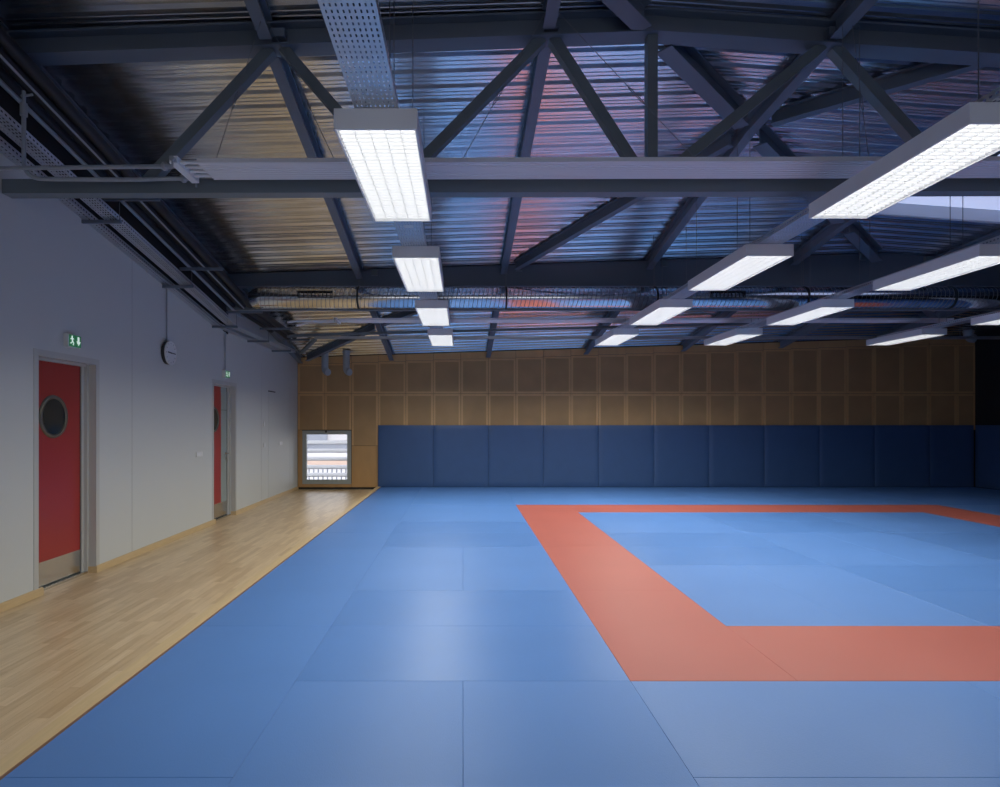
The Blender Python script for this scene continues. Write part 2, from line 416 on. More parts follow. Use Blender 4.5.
mb.bar((x0,(y0+y1)/2+.35,zr(x0,(y0+y1)/2+.35,.155)), (x1,(y0+y1)/2+.35,zr(x1,(y0+y1)/2+.35,.155)), .03, .03, 'curb')
mb.build('glazing_bar', win2)

# ------------------------------------------------------------------ window in the back wall
w1 = bpy.data.objects.new('window_1', None); COL.objects.link(w1); struct(w1); w1.location = ((WX0+WX1)/2, YB, WZ0)
mb = MB()
t = .095
fy0, fy1 = PY-.015, YB+.06
mb.box(WX0, WX0+t, fy0, fy1, WZ0, WZ1, 'win_frame'); mb.box(WX1-t, WX1, fy0, fy1, WZ0, WZ1, 'win_frame')
mb.box(WX0+t, WX1-t, fy0, fy1, WZ1-t, WZ1, 'win_frame'); mb.box(WX0+t, WX1-t, fy0, fy1, WZ0, WZ0+t, 'win_frame')
mb.box(WX0+t-.02, WX1-t+.02, fy0+.02, fy1, WZ0+t-.02, WZ0+t+.012, 'win_frame')
mb.build('frame', w1)
mb = MB(); mb.box(WX0-.075, WX0-.005, PY-.012, YB, WZ0-.01, WZ1, 'board'); mb.build('reveal', w1)
mb = MB(); mb.box(WX0+t, WX1-t, YB+.03, YB+.036, WZ0+t, WZ1-t, 'pane'); mb.build('glass', w1)
mb = MB(); mb.box(-3.335-.02, -3.335+.02, fy0-.03, fy0, WZ1-.05, WZ1-.005, 'dark'); mb.build('latch', w1)
mb = MB()
for i, yy in enumerate((442.2, 450.6, 458.5, 466.8, 474.6)):
    z = H + (424-yy)/614*15.4
    a, b_ = WX0-.2, WX1+.2
    mb.hexa([(a,15.33,z-.05),(b_,15.33,z-.05),(b_,15.47,z+.03),(a,15.47,z+.03),(a,15.33,z-.036),(b_,15.33,z-.036),(b_,15.47,z+.044),(a,15.47,z+.044)], 'slat')
mb.build('sunshade', w1)

# outside: paving and a building across the way
mb = MB(); mb.box(-30, 20, 15.6, 60, -0.6, -0.5, 'ext_ground'); mb.box(-30, 20, -60, -3.4, -0.6, -0.5, 'ext_ground'); o = mb.build('ground_exterior'); struct(o)
b = thing('building', 'pale building with grey bands seen through the low back window', 'building', (-9, 30, -.5))
mb = MB(); mb.box(-16, 2, 30, 36, -.5, -.10, 'ext_peach'); mb.box(-16, 2, 30.3, 36, -.10, .28, 'ext_white'); mb.box(-16, 2, 30.1, 36, .70, 3.6, 'ext_wall'); mb.build('wall', b)
mb = MB(); mb.box(-16, 2, 30.2, 36, .28, .70, 'ext_grey'); mb.box(-16, -6.64, 29.98, 30.1, .74, 1.3, 'ext_grey'); mb.build('cladding_band', b)
f_ = thing('railing', 'grey mesh railing outside the low back window', 'railing', (-4, 18, -.5))
mb = MB()
for i in range(26):
    x = -6.0+i*.135; mb.box(x-.018, x+.018, 18, 18.03, -.5, .36, 'ext_grey')
mb.build('bars', f_)
mb = MB()
for z in (-.42, -.1, .12, .34): mb.box(-6.05, -2.55, 17.98, 18.0, z-.015, z+.015, 'ext_grey')
mb.build('rails', f_)

# ------------------------------------------------------------------ doors
def door(n, d, red_to, leaf_to, handle):
    y0, y1, zt = d
    r = bpy.data.objects.new('door_%d' % n, None); COL.objects.link(r); struct(r); r.location = lw((y0+y1)/2, -.12, 0)
    mb = MB()
    lbox(mb, y0, y0+.062, -.24, .006, 0, zt, 'frame'); lbox(mb, y1-.06, y1, -.24, .004, 0, zt, 'frame')
    lbox(mb, y0+.062, y1-.06, -.24, .006, zt-.06, zt, 'frame')
    lbox(mb, y1-.095, y1-.06, -.24, -.075, 0, zt-.06, 'frame'); lbox(mb, y0+.062, y1-.06, -.24, -.085, zt-.085, zt-.06, 'frame')
    lbox(mb, y1-.135, y1-.095, -.24, -.105, 0, zt-.085, 'frame')
    lbox(mb, y0+.03, y1-.09, -.24, -.07, 0, .022, 'inox')
    mb.build('frame', r)
    ly0, ly1 = y0+.05, y1-.135
    leaf = MB()
    lbox(leaf, ly0, red_to, -.16, -.12, .03, zt-.085, 'door_red')
    if red_to < ly1-.02: lbox(leaf, red_to, ly1-.012, -.16, -.121, .03, zt-.085, 'grey_glass')
    lf = leaf.build('leaf', r)
    g = MB(); lbox(g, ly1-.012, ly1, -.16, -.119, .03, zt-.085, 'gasket'); lbox(g, ly0, ly1, -.16, -.119, .02, .034, 'gasket'); g.build('gasket', r)
    k = MB(); lbox(k, ly0, ly1-.012, -.13, -.1165, .034, .265, 'inox'); k.build('kick_plate', r)
    cy = (ly0+red_to)/2 if red_to < ly1-.02 else y0+.46
    cz = 1.668; ring = MB(); N_ = 48
    rad = [(.176, -.120), (.178, -.104), (.192, -.100), (.208, -.104), (.216, -.120)]
    vs = []
    for i in range(N_):
        a = 2*math.pi*i/N_
        for rr, off in rad: vs.append(lw(cy+rr*math.cos(a), off, cz+rr*math.sin(a)))
    q = len(rad)
    ring.add(vs, [(i*q+j, i*q+j+1, ((i+1) % N_)*q+j+1, ((i+1) % N_)*q+j) for i in range(N_) for j in range(q-1)], 'bronze', True)
    ring.build('porthole_ring', r)
    gl = MB(); gl.add([lw(cy+.18*math.cos(2*math.pi*i/N_), -.1165, cz+.18*math.sin(2*math.pi*i/N_)) for i in range(N_)], [tuple(range(N_))], 'dark_glass')
    gl.build('porthole_glass', r)
    if handle:
        h = MB(); hy = ly1-.06
        h.tube([lw(hy, -.125, 1.09), lw(hy, -.065, 1.09)], .011, 'inox'); h.tube([lw(hy, -.068, 1.09), lw(hy-.13, -.066, 1.09)], .010, 'inox')
        h.tube([lw(hy, -.122, 1.09), lw(hy, -.114, 1.09)], .028, 'inox', 16); h.tube([lw(hy, -.122, 1.0), lw(hy, -.112, 1.0)], .024, 'inox', 16)
        h.build('handle', r)
        h = MB(); lbox(h, red_to, ly1, -.122, -.118, 1.83, 1.838, 'gasket'); h.build('glazing_joint', r)
    return r
door(1, D1, D1[1]-.147, None, False)
door(2, D2, 10.42, None, True)
# flush service door near the back corner
r = bpy.data.objects.new('door_3', None); COL.objects.link(r); struct(r); r.location = lw(12.9, 0, 0)
mb = MB(); lbox(mb, 12.66, 13.12, 0, .003, .075, 2.26, 'wall'); mb.build('leaf', r)
mb = MB(); lbox(mb, 12.65, 13.13, 0, .008, 2.265, 2.285, 'dark'); mb.build('head_gap', r)

# ------------------------------------------------------------------ things on the left wall
def exit_sign(y, label, group='exit signs'):
    z = 2.425
    r = thing('exit_sign', label, 'exit sign', lw(y+.1, 0, z), group)
    mb = MB(); lbox(mb, y, y+.205, 0, .050, z-.065, z+.065, 'plastic'); mb.build('case', r)
    for i, a in enumerate((y+.012, y+.112)):
        mb = MB(); lbox(mb, a, a+.088, .048, .054, z-.058, z+.058, 'sign_green'); p = mb.build('pictogram_panel', r)
        w = MB()
        def bar(ya, za, yb, zb, t):
            d = Vector((yb-ya, zb-za)).normalized(); nrm = Vector((-d.y, d.x))*t/2
            pts = [(ya+nrm.x, za+nrm.y), (yb+nrm.x, zb+nrm.y), (yb-nrm.x, zb-nrm.y), (ya-nrm.x, za-nrm.y)]
            w.hexa([lw(q, .053, s) for q, s in pts]+[lw(q, .057, s) for q, s in pts], 'sign_white')
        c = a+.044
        if i == 0:      # running figure beside a doorway
            w.add([lw(c-.004+.010*math.cos(k*math.pi/6), .0565, z+.040+.010*math.sin(k*math.pi/6)) for k in range(12)], [tuple(range(12))], 'sign_white')
            bar(c-.006, z+.030, c+.004, z-.006, .016); bar(c+.004, z-.006, c+.022, z-.022, .010); bar(c+.022, z-.022, c+.014, z-.045, .010)
            bar(c+.002, z-.006, c-.014, z-.026, .010); bar(c-.014, z-.026, c-.034, z-.028, .009)
            bar(c-.006, z+.026, c-.028, z+.012, .008); bar(c-.004, z+.026, c+.024, z+.016, .008)
        else:           # arrow pointing down
            bar(c, z+.045, c, z-.005, .026)
            tri = [(c-.034, z+.000), (c+.034, z+.000), (c, z-.045)]
            w.add([lw(q, .0565, s) for q, s in tri], [(0, 1, 2)], 'sign_white')
        for o in (w.build('symbol', p),): o.location = (0, 0, 0); o.parent = p
    return r
exit_sign(6.05, 'small green and white exit sign above the nearer red door')
exit_sign(10.17, 'small green and white exit sign above the farther red door')
def conduit(y, z0, z1, label):
    mb = MB(); mb.tube([lw(y, .012, z0), lw(y, .012, z1)], .010, 'grey_pipe', 8)
    tag(mb.build('conduit'), label, 'conduit', 'conduits on the left wall')
conduit(10.27, 2.49, H+1.54, 'thin grey conduit dropping to the exit sign above the farther door')
conduit(8.19, 2.70, H+1.84, 'thin grey conduit dropping to the round wall clock')
# clock
cy, cz, cr = 8.20, 2.543, .163
r = thing('wall_clock', 'round white wall clock with black hands between the two red doors', 'clock', lw(cy, 0, cz))
def disc(mb, r0, off, key, n=40, z=cz, y=cy):
    mb.add([lw(y+r0*math.cos(2*math.pi*i/n), off, z+r0*math.sin(2*math.pi*i/n)) for i in range(n)], [tuple(range(n))], key)
mb = MB(); n = 40; vs = []
pr = [(.150, 0, 'dark'), (.160, .045, 'dark'), (cr, .052, 'plastic'), (cr, .066, 'plastic'), (cr-.013, .070, 'plastic'), (cr-.016, .064, 'plastic')]
for j in range(len(pr)-1):
    vs = [lw(cy+pr[j+e][0]*math.cos(2*math.pi*i/n), pr[j+e][1], cz+pr[j+e][0]*math.sin(2*math.pi*i/n)) for i in range(n) for e in (0, 1)]
    mb.add(vs, [(2*i, 2*i+1, (2*i+3) % (2*n), (2*i+2) % (2*n)) for i in range(n)], pr[j][2])
mb.build('case', r)
mb = MB(); disc(mb, cr-.015, .0645, 'clock_face')
for h_ in range(12):
    a = h_*math.pi/6; s_, c_ = math.sin(a), math.cos(a); p1, p2, q = .118, .140, .004
    pts = [(s_*p1-c_*q, c_*p1+s_*q), (s_*p1+c_*q, c_*p1-s_*q), (s_*p2+c_*q, c_*p2-s_*q), (s_*p2-c_*q, c_*p2+s_*q)]
    mb.add([lw(cy+u, .0655, cz+v) for u, v in pts], [(0, 1, 2, 3)], 'dark')
mb.build('dial', r)
def hand(ang, ln, w, name):
    mb = MB(); a = math.radians(ang); s_, c_ = math.sin(a), math.cos(a)
    pts = [(-s_*.02-c_*w, -c_*.02+s_*w), (-s_*.02+c_*w, -c_*.02-s_*w), (s_*ln+c_*w, c_*ln-s_*w), (s_*ln-c_*w, c_*ln+s_*w)]
    mb.hexa([lw(cy+u, .067, cz+v) for u, v in pts]+[lw(cy+u, .070, cz+v) for u, v in pts], 'dark'); mb.build(name, r)
hand(273, .095, .008, 'hour_hand'); hand(91, .130, .006, 'minute_hand')
# plates
def plate(name, y, w, z, h, label, cat, rock):
    r = thing(name, label, cat, lw(y, 0, z))
    mb = MB(); lbox(mb, y-w/2, y+w/2, 0, .009, z-h/2, z+h/2, 'plastic'); mb.build('cover', r)
    for i in range(rock):
        a = y-w/2+w*(i+.5)/rock; ww = w/rock*.36
        mb = MB(); lbox(mb, a-ww, a+ww, .008, .014, z-h*.30, z+h*.30, 'white_enamel'); mb.build('rocker' if cat == 'switch' else 'button', r)
plate('light_switch', 9.246, .23, 1.14, .085, 'wide white switch plate low on the wall before the farther door', 'switch', 3)
plate('light_switch', 12.39, .09, 1.17, .09, 'small single white switch just left of the flush service door', 'switch', 1)
plate('light_switch', 13.54, .25, 1.17, .09, 'white double switch plate between the service door and back corner', 'switch', 2)
plate('thermostat', 12.36, .09, 1.60, .12, 'small white wall controller above the single switch', 'controller', 1)

# ------------------------------------------------------------------ mats
Y0 = 3.668
def mat_(x0, x1, y0, y1, key, label, cat_group):
    mb = MB(); g = .0004
    zt = .06 + random.uniform(-.0006, .0006)
    cx, cy_ = (x0+x1)/2, (y0+y1)/2
    mb.bbox(x0-cx+g, x1-cx-g, y0-cy_+g, y1-cy_-g, 0, zt, key, .0018)
    o = mb.build('judo_mat'); o.location = (cx, cy_, 0)
    tag(o, label, 'mat', cat_group); return o
def inview(x0, x1, y1): return x0 < .875*y1+.3
# column beside the wooden floor
ys = [Y0-1+2*k for k in range(0, 7)]
segs = [(Y0-3, Y0-1)] + [(a, min(a+2, 14.93)) for a in ys if a < 14.6]
segs = [s_ for s_ in segs if s_[1]-s_[0] > .3]
segs[-1] = (segs[-1][0], 14.93)
for i, (a, b) in enumerate(reversed(segs)):
    mat_(-2, -1, a, b, 'blue_y', 'blue mat alongside the wooden floor, %s from the back wall' % ORD[i], 'blue mats beside the wooden floor')
# two-metre squares of paired mats; squares alternate lengthwise and crosswise
def square(cx, cy, w, d, cross, lab, grp):
    """cx, cy = lower-left corner"""
    if cross:
        for nm, a, b in (('near', cy, cy+d/2), ('far', cy+d/2, cy+d)):
            if inview(cx, cx+w, b): mat_(cx, cx+w, a, b, 'blue_x', lab % nm, grp)
    else:
        for nm, a, b in (('left', cx, cx+w/2), ('right', cx+w/2, cx+w)):
            if inview(a, b, cy+d): mat_(a, b, cy, cy+d, 'blue_y', lab % nm, grp)
# outside the red border
rows_y = [(Y0+8, 2, 0), (Y0+6, 2, 1), (Y0+4, 2, 2), (Y0+2, 2, 3), (Y0, 2, 4), (Y0-2, 2, 5)]
for ry, d, ri in rows_y:
    for ci in range(7):
        cx = -1+2*ci
        if 1 <= cx < 9 and Y0 <= ry < Y0+8: continue
        w = min(2, 12.42-cx)
        cross = (ri+ci) % 2 == 0
        lab = 'blue mat, %s of its pair, ' + ('%s pair from wooden edge, %s row from back' % (ORD[ci], ORD[ri+1]))
        square(cx, ry, w, d, cross, lab, 'blue mats outside the red border')
# strip against the pads
for ci in range(7):
    cx = -1+2*ci; w = min(2, 12.42-cx)
    mat_(cx, cx+w, Y0+10, 14.93, 'blue_x', 'blue mat touching the navy back pads, %s from the wooden edge' % ORD[ci], 'blue mats along the back pads')
# inside the red border
for rj in range(3):
    for cj in range(3):
        cross = (rj+cj) % 2 == 1
        lab = 'blue mat inside red border, %s of pair, ' + ('%s row from back, %s across' % (ORD[rj], ORD[cj]))
        square(2+2*cj, Y0+1+2*(2-rj), 2, 2, cross, lab, 'blue mats inside the red border')
# red border
for k in range(4):
    mat_(1, 2, Y0+2*k, Y0+2*k+2, 'red_y', 'red border mat on the left side, %s from the back' % ORD[3-k], 'red border mats')
    if inview(8, 9, Y0+2*k+2): mat_(8, 9, Y0+2*k, Y0+2*k+2, 'red_y', 'red border mat on the right side, %s from the back' % ORD[3-k], 'red border mats')
for k in range(3):
    mat_(2+2*k, 4+2*k, Y0+7, Y0+8, 'red_x', 'red border mat along the far side, %s from the left' % ORD[k], 'red border mats')
    if inview(2+2*k, 0, Y0+1): mat_(2+2*k, 4+2*k, Y0, Y0+1, 'red_x', 'red border mat along the near side, %s from the left corner' % ORD[k], 'red border mats')

# wall pads
def pad_mesh(w, h, t):
    mb = MB(); nx, nz = 14, 14; vs = []
    def th(u, v):       # softly stuffed front
        e = min(u, 1-u)*w; f = min(v, 1-v)*h; m = min(e, f)
        return t*(0.72+0.28*min(1, m/.05))
    for j in range(nz+1):
        for i in range(nx+1):
            u = i/nx; v = j/nz
            u = (1-math.cos(u*math.pi))/2*.5+u*.5; v = (1-math.cos(v*math.pi))/2*.5+v*.5
            vs.append((u*w-w/2, -th(u, v), v*h))
    fs = [(j*(nx+1)+i, j*(nx+1)+i+1, (j+1)*(nx+1)+i+1, (j+1)*(nx+1)+i) for j in range(nz) for i in range(nx)]
    mb.add(vs, fs, 'pad', True)
    a, z = -w/2, w/2; tt = -t*.72
    mb.add([(a,0,0),(z,0,0),(z,0,h),(a,0,h),(a,tt,0),(z,tt,0),(z,tt,h),(a,tt,h)], [(0,1,5,4),(1,2,6,5),(2,3,7,6),(3,0,4,7),(0,3,2,1)], 'pad')
    return mb
PW = 1.343
first = None
for i in range(11):
    w = min(PW-.006, 12.42-(-2.07+PW*i))
    if w < .3: break
    x = -2.07+PW*i+w/2+.003
    if first is None or w < PW-.01: o = pad_mesh(w, 1.5, .058).build('wall_pad'); first = first or o
    else: o = first.copy(); COL.objects.link(o)
    o.location = (x, PY-.001, .066)
    tag(o, 'navy blue wall pad on the back wall, %s from the window end' % ORD[i], 'wall pad', 'navy pads on the back wall')
for i in range(2):
    o = first.copy(); COL.objects.link(o); o.rotation_euler = (0, 0, -math.pi/2)
    o.location = (XR-.001, 14.93-PW*(i+.5), .066)
    tag(o, 'dark navy pad on the right wall, %s from the back corner' % ORD[i], 'wall pad', 'navy pads on the right wall')

# ------------------------------------------------------------------ roof steel
def iprof(h, b, tw=.010, tf=.014):
    return [(-b/2,-h),(b/2,-h),(b/2,-h+tf),(tw/2,-h+tf),(tw/2,-tf),(b/2,-tf),(b/2,0),(-b/2,0),(-b/2,-tf),(-tw/2,-tf),(-tw/2,-h+tf),(-b/2,-h+tf)]
def rect(w, h, v0=0): return [(-w/2, v0-h), (w/2, v0-h), (w/2, v0), (-w/2, v0)]
YT = lambda x: 5.20 - .006*x                 # truss line
PX = [-3.93, -1.64, .715, 3.09, 5.46, 7.83, 10.2]
def on_deck(pts, dz=-.009): return [(x, y, zdeck(x, y)+dz) for x, y in pts]
def under(x, y):
    z = zdeck(x, y)-.003
    if abs(x-xhip(y)) < .17: return z-.225
    for p in PX:
        if abs(x-(p-.01*(y-5))) < .075: return z-.19
    return z
BAYS = [('front', lambda x: 0.6, lambda x: YT(x)-.10), ('middle', lambda x: YT(x)+.10, lambda x: 10.04), ('back', lambda x: 10.27, lambda x: 14.96)]
XN = 3.09; YN = 8.777+.93*(XN-5.46)
for bi, (bn, fa, fb) in enumerate(BAYS):
    for i, x in enumerate(PX):
        a, b_ = fa(x), fb(x)
        if bi == 0 and i > 3: continue
        path = [a, b_]
        yh = 8.777+.93*(x-5.46)
        if a < yh < b_: path = [a, yh, b_]
        mb = MB(); xx = (lambda y: x-.01*(y-5) if i else xw(y)+.09)
        mb.sweep(on_deck([(xx(y), y) for y in path]), iprof(.17, .105), 'steel')
        tag(mb.build('purlin'), 'blue-grey steel purlin under the roof deck, %s from left wall, %s bay' % (ORD[i], bn), 'purlin', 'roof purlins')
# hip rafter along the fold of the roof, in lengths between the purlins
hipy = lambda x: 8.777+.93*(x-5.46)
hx = [(0.90, 1.50, 'before the front truss'), (1.74, 2.91, 'behind the front truss'), (3.25, 5.25, 'in the middle of the roof'), (5.59, 6.70, 'meeting the rear girder'), (7.08, 7.60, 'just behind the rear girder'), (7.95, 9.95, 'running to the back wall')]
for a, b_, w in hx:
    mb = MB(); mb.sweep(on_deck([(a, hipy(a)), (b_, hipy(b_))], -.012), iprof(.20, .15), 'steel')
    tag(mb.build('hip_rafter'), 'heavy diagonal steel hip beam %s' % w, 'rafter', 'diagonal hip beams')
# crossing wind braces
br = [((.86, 9.90), (2.96, 6.78), 'from the rear girder up to the hip beam crossing'), ((3.22, 6.40), (4.9, 4.90), 'right of the hip beam crossing, rising to the right'),
      ((-3.76, 14.80), (-1.82, 12.66), 'in the back left corner of the roof'), ((-1.62, 12.42), (.55, 10.36), 'between first and second purlins behind the rear girder'),
      ((5.55, 10.36), (7.65, 12.4), 'in the right of the back bay')]
for a, b_, w in br:
    mb = MB(); mb.sweep(on_deck([a, b_], -.02), iprof(.15, .10), 'steel')
    tag(mb.build('wind_brace'), 'slim diagonal steel brace %s' % w, 'brace', 'diagonal roof braces')

# front truss
tr = thing('roof_truss', 'front roof truss of steel tubes with zigzag diagonals across the hall', 'truss', (0, 5.2, H+1.94))
mb = MB(); cx0, cx1 = -3.86, 9.0
xh = 1.61
mb.sweep([(x, YT(x), zdeck(x, YT(x))-.004) for x in (cx0, xh, cx1)], iprof(.195, .18, .012, .016), 'steel')
for x in (-1.55, .74, 3.10):
    mb.box(x-.06, x+.06, YT(x)-.088, YT(x)-.006, zdeck(x, YT(x))-.13, zdeck(x, YT(x))-.06, 'steel')
mb.build('top_chord', tr)
mb = MB(); mb.sweep([(x, YT(x), H+2.06) for x in (cx0-.02, cx1)], rect(.12, .12), 'steel2'); mb.build('bottom_chord', tr)
tb = lambda x: zdeck(x, YT(x))-.19
lo = H+2.055
for xa, xb in ((-1.62,-2.67), (-1.52,-.55), (.67,-.52), (.76,1.53), (3.02,1.64), (3.12,4.12), (5.40,4.15), (5.52,6.5), (7.8,6.55)):
    mb = MB(); za = tb(xa); za -= .0
    mb.bar((xa, YT(xa), za), (xb, YT(xb), lo), .085, .09, 'steel2', up=Vector((0,1,0))); mb.build('diagonal', tr)
mb = MB(); mb.bar((1.59, YT(1.6), tb(1.6)+.02), (1.59, YT(1.6), lo), .085, .09, 'steel2', up=Vector((0,1,0))); mb.build('post', tr)

# rear girder: deep web under the deck with a tie below
gd = thing('roof_girder', 'deep dark steel girder across the hall above the spiral duct', 'girder', (0, 10.15, H+2.26))
xe = 12.4; xh2 = xhip(10.15)
mb = MB()
for a, b_ in ((-3.9, xh2), (xh2, xe)):
    za, zb = zdeck(a, 10.15)-.005, zdeck(b_, 10.15)-.005; z0 = H+2.275
    mb.hexa([(a,10.07,z0),(b_,10.07,z0),(b_,10.09,z0),(a,10.09,z0),(a,10.07,za),(b_,10.07,zb),(b_,10.09,zb),(a,10.09,za)], 'steel')
mb.build('web', gd)
mb = MB(); mb.box(-3.9, xe, 10.05, 10.25, H+2.26, H+2.275, 'steel'); mb.build('bottom_flange', gd)
mb = MB()
for a, b_ in ((-3.9, xh2), (xh2, xe)):
    za, zb = zdeck(a, 10.15)-.004, zdeck(b_, 10.15)-.004
    mb.hexa([(a,10.05,za-.014),(b_,10.05,zb-.014),(b_,10.25,zb-.014),(a,10.25,za-.014),(a,10.05,za),(b_,10.05,zb),(b_,10.25,zb),(a,10.25,za)], 'steel')
mb.build('top_flange', gd)
for x in (-1.45, .92, 3.3, 6.55, 7.6):
    mb = MB(); zt = zdeck(x, 10.1)-.02; mb.box(x-.05, x+.05, 10.02, 10.07, zt-.10, zt, 'steel2'); mb.build('cleat', gd)
mb = MB(); mb.box(-3.88, xe, 10.08, 10.20, H+1.875, H+1.985, 'steel2'); tag(mb.build('tie_beam'), 'long grey steel tie beam running just below the spiral duct', 'beam')
mb = MB(); mb.sweep([(-3.55, 12.4, H+1.80), (-2.6, 12.4, H+1.838), (6.0, 12.4, H+2.06)], rect(.06, .05), 'steel2')
tag(mb.build('roof_tie'), 'thin grey steel tie across the back bay behind the rear radiant strip', 'tie')

# ------------------------------------------------------------------ cable trays, lamps
def tray_grid(mb, frame, L, W, key, cols, cp, rp, hw, hl, flange):
    """perforated tray; frame(s,u,v): s along, u across, v up"""
    us = [-W/2]
    for c in range(cols):
        m_ = (c-(cols-1)/2)*cp
        us += [m_-hw/2, m_+hw/2]
    us.append(W/2)
    ss = [0.0]; n = int(L/rp)
    for k in range(n):
        ss += [k*rp+(rp-hl)/2, k*rp+(rp+hl)/2]
    ss.append(L)
    nu = len(us); vs = [frame(s, u, 0) for s in ss for u in us]
    fs = []
    for i in range(len(ss)-1):
        for j in range(nu-1):
            if i % 2 == 1 and j % 2 == 1: continue
            fs.append((i*nu+j, i*nu+j+1, (i+1)*nu+j+1, (i+1)*nu+j))
    mb.add(vs, fs, key)
    for sgn in (-1, 1):      # side flange with a row of slots
        hs = [0, flange*.35, flange*.6, flange]
        vs = [frame(s, sgn*W/2, h_) for s in ss for h_ in hs]
        fs = []
        for i in range(len(ss)-1):
            for j in range(3):
                if i % 2 == 1 and j == 1: continue
                fs.append((i*4+j, i*4+j+1, (i+1)*4+j+1, (i+1)*4+j))
        mb.add(vs, fs, key)
HL = 1.60
ROWS = [('left', None, (.73, 12.34)), ('second', 1.685, (1.0, 12.34)), ('third', 3.07, (3.1, 12.34)), ('rightmost', 5.135, (6.8, 12.34))]
LX = {0: [-.4380, -.4255, -.414, -.400]}
LAMP = {}
def build_lamp():
    r = bpy.data.objects.new('pendant_light', None); COL.objects.link(r)
    w, l, h = .452, 1.52, .112
    mb = MB(); t = .012
    mb.box(-w/2, w/2, 0, l, h-.004, h, 'white_enamel')
    mb.box(-w/2, -w/2+t, 0, l, 0, h-.004, 'white_enamel'); mb.box(w/2-t, w/2, 0, l, 0, h-.004, 'white_enamel')
    mb.box(-w/2+t, w/2-t, 0, t, 0, h-.004, 'white_enamel'); mb.box(-w/2+t, w/2-t, l-t, l, 0, h-.004, 'white_enamel')
    mb.build('housing', r)
    mb = MB(); mb.box(-w/2+t+.001, w/2-t-.001, t+.001, l-t-.001, .048, .052, 'lamp'); mb.build('diffuser', r)
    mb = MB(); z0, z1 = .006, .046
    for i in range(6):
        x = -w/2+t+(w-2*t)*(i)/5
        x = min(max(x, -w/2+t+.003), w/2-t-.003)
        mb.box(x-.0007, x+.0007, t, l-t, z0+.010, z1, 'louver')
    for i in range(31):
        y = t+(l-2*t)*(i+.5)/31
        mb.box(-w/2+t, w/2-t, y-.0012, y+.0012, z0+.004, z1, 'louver')
    mb.build('louvre', r)
    ld = bpy.data.lights.new('tube_light', 'AREA'); ld.shape = 'RECTANGLE'; ld.size = w-.03; ld.size_y = l-.03
    ld.energy = 46; ld.color = (.985, .995, .92); ld.spread = math.radians(154)
    lo_ = bpy.data.objects.new('tube_light', ld); COL.objects.link(lo_); lo_.parent = r; lo_.location = (0, l/2, .003)
    return r
def copy_tree(o, parent=None):
    c = o.copy(); COL.objects.link(c)
    if parent: c.parent = parent
    for ch in o.children: copy_tree(ch, c)
    return c
proto = None
LNAME = ['nearest', 'second nearest', 'third nearest', 'farthest']
POWER = {0: [.85, 1, 1, 1.5], 1: [.85, 1, 1, 1.6], 2: [1, .9, .8, .55], 3: [.5, .5, .12, .03]}
for ri, (rn, xr, yr) in enumerate(ROWS):
    for k in range(4):
        if ri == 2 and k == 0 or ri == 3 and k < 2: continue
        if ri == 0: X = LX[0][k]*HL+.226
        else: X = xr*HL+.224
        Y = (3.33 if ri == 0 else 3.265)+2.575*k - (.0 if k < 1 else .0)
        if proto is None: proto = o = build_lamp()
        else: o = copy_tree(proto)
        o.location = (X, Y, H+HL)
        nm_ = LNAME[k] if ri < 2 else {1: 'nearest visible', 2: 'middle visible' if ri == 2 else 'nearer', 3: 'farthest' if ri == 2 else 'farther'}[k]
        tag(o, 'white louvred pendant light, %s in the %s row%s' % (nm_, rn, '' if rn in ('left', 'rightmost') else ' from left'), 'light', 'pendant lights')
        for ch in o.children:
            if ch.type == 'LIGHT':
                if POWER[ri][k] != 1: ch.data = ch.data.copy(); ch.data.energy *= POWER[ri][k]
for ri, (rn, xr, yr) in enumerate(ROWS):
    X = (-.2755*1.71) if ri == 0 else xr*HL+.224
    y0_, y1_ = yr; z = H+HL+.114
    r = thing('cable_tray', 'perforated galvanised cable tray above the %s row of lights' % (rn if rn in ('left', 'rightmost') else rn+' from left'), 'cable tray', (X, y0_, z), 'cable trays over the lights')
    mb = MB(); tray_grid(mb, lambda s, u, v: (X+u, y0_+s, z+v), y1_-y0_, .235, 'galv', 9, .0245, .04, .0075, .020, .05)
    mb.build('tray', r)
    for yy in (1.9, 3.4, 6.39, 7.85, 9.2, 10.8):
        if yy < y0_: continue
        for s_ in (-1, 1):
            mb = MB(); x_ = X+.0+s_*.066
            mb.tube([(x_, yy, z), (x_, yy, under(x_, yy))], .0035, 'wire', 6); mb.build('hanger_rod', r)
        mb = MB(); mb.box(X-.125, X+.125, yy-.012, yy+.012, z+.002, z+.018, 'galv'); mb.build('hanger_bar', r)
    if ri == 0:
        mb = MB(); mb.box(X-.04, X+.04, 5.28, 5.36, z-.003, z-.001, 'plastic'); p = mb.build('tag_plate', r); p['label'] = 'small white label plate'

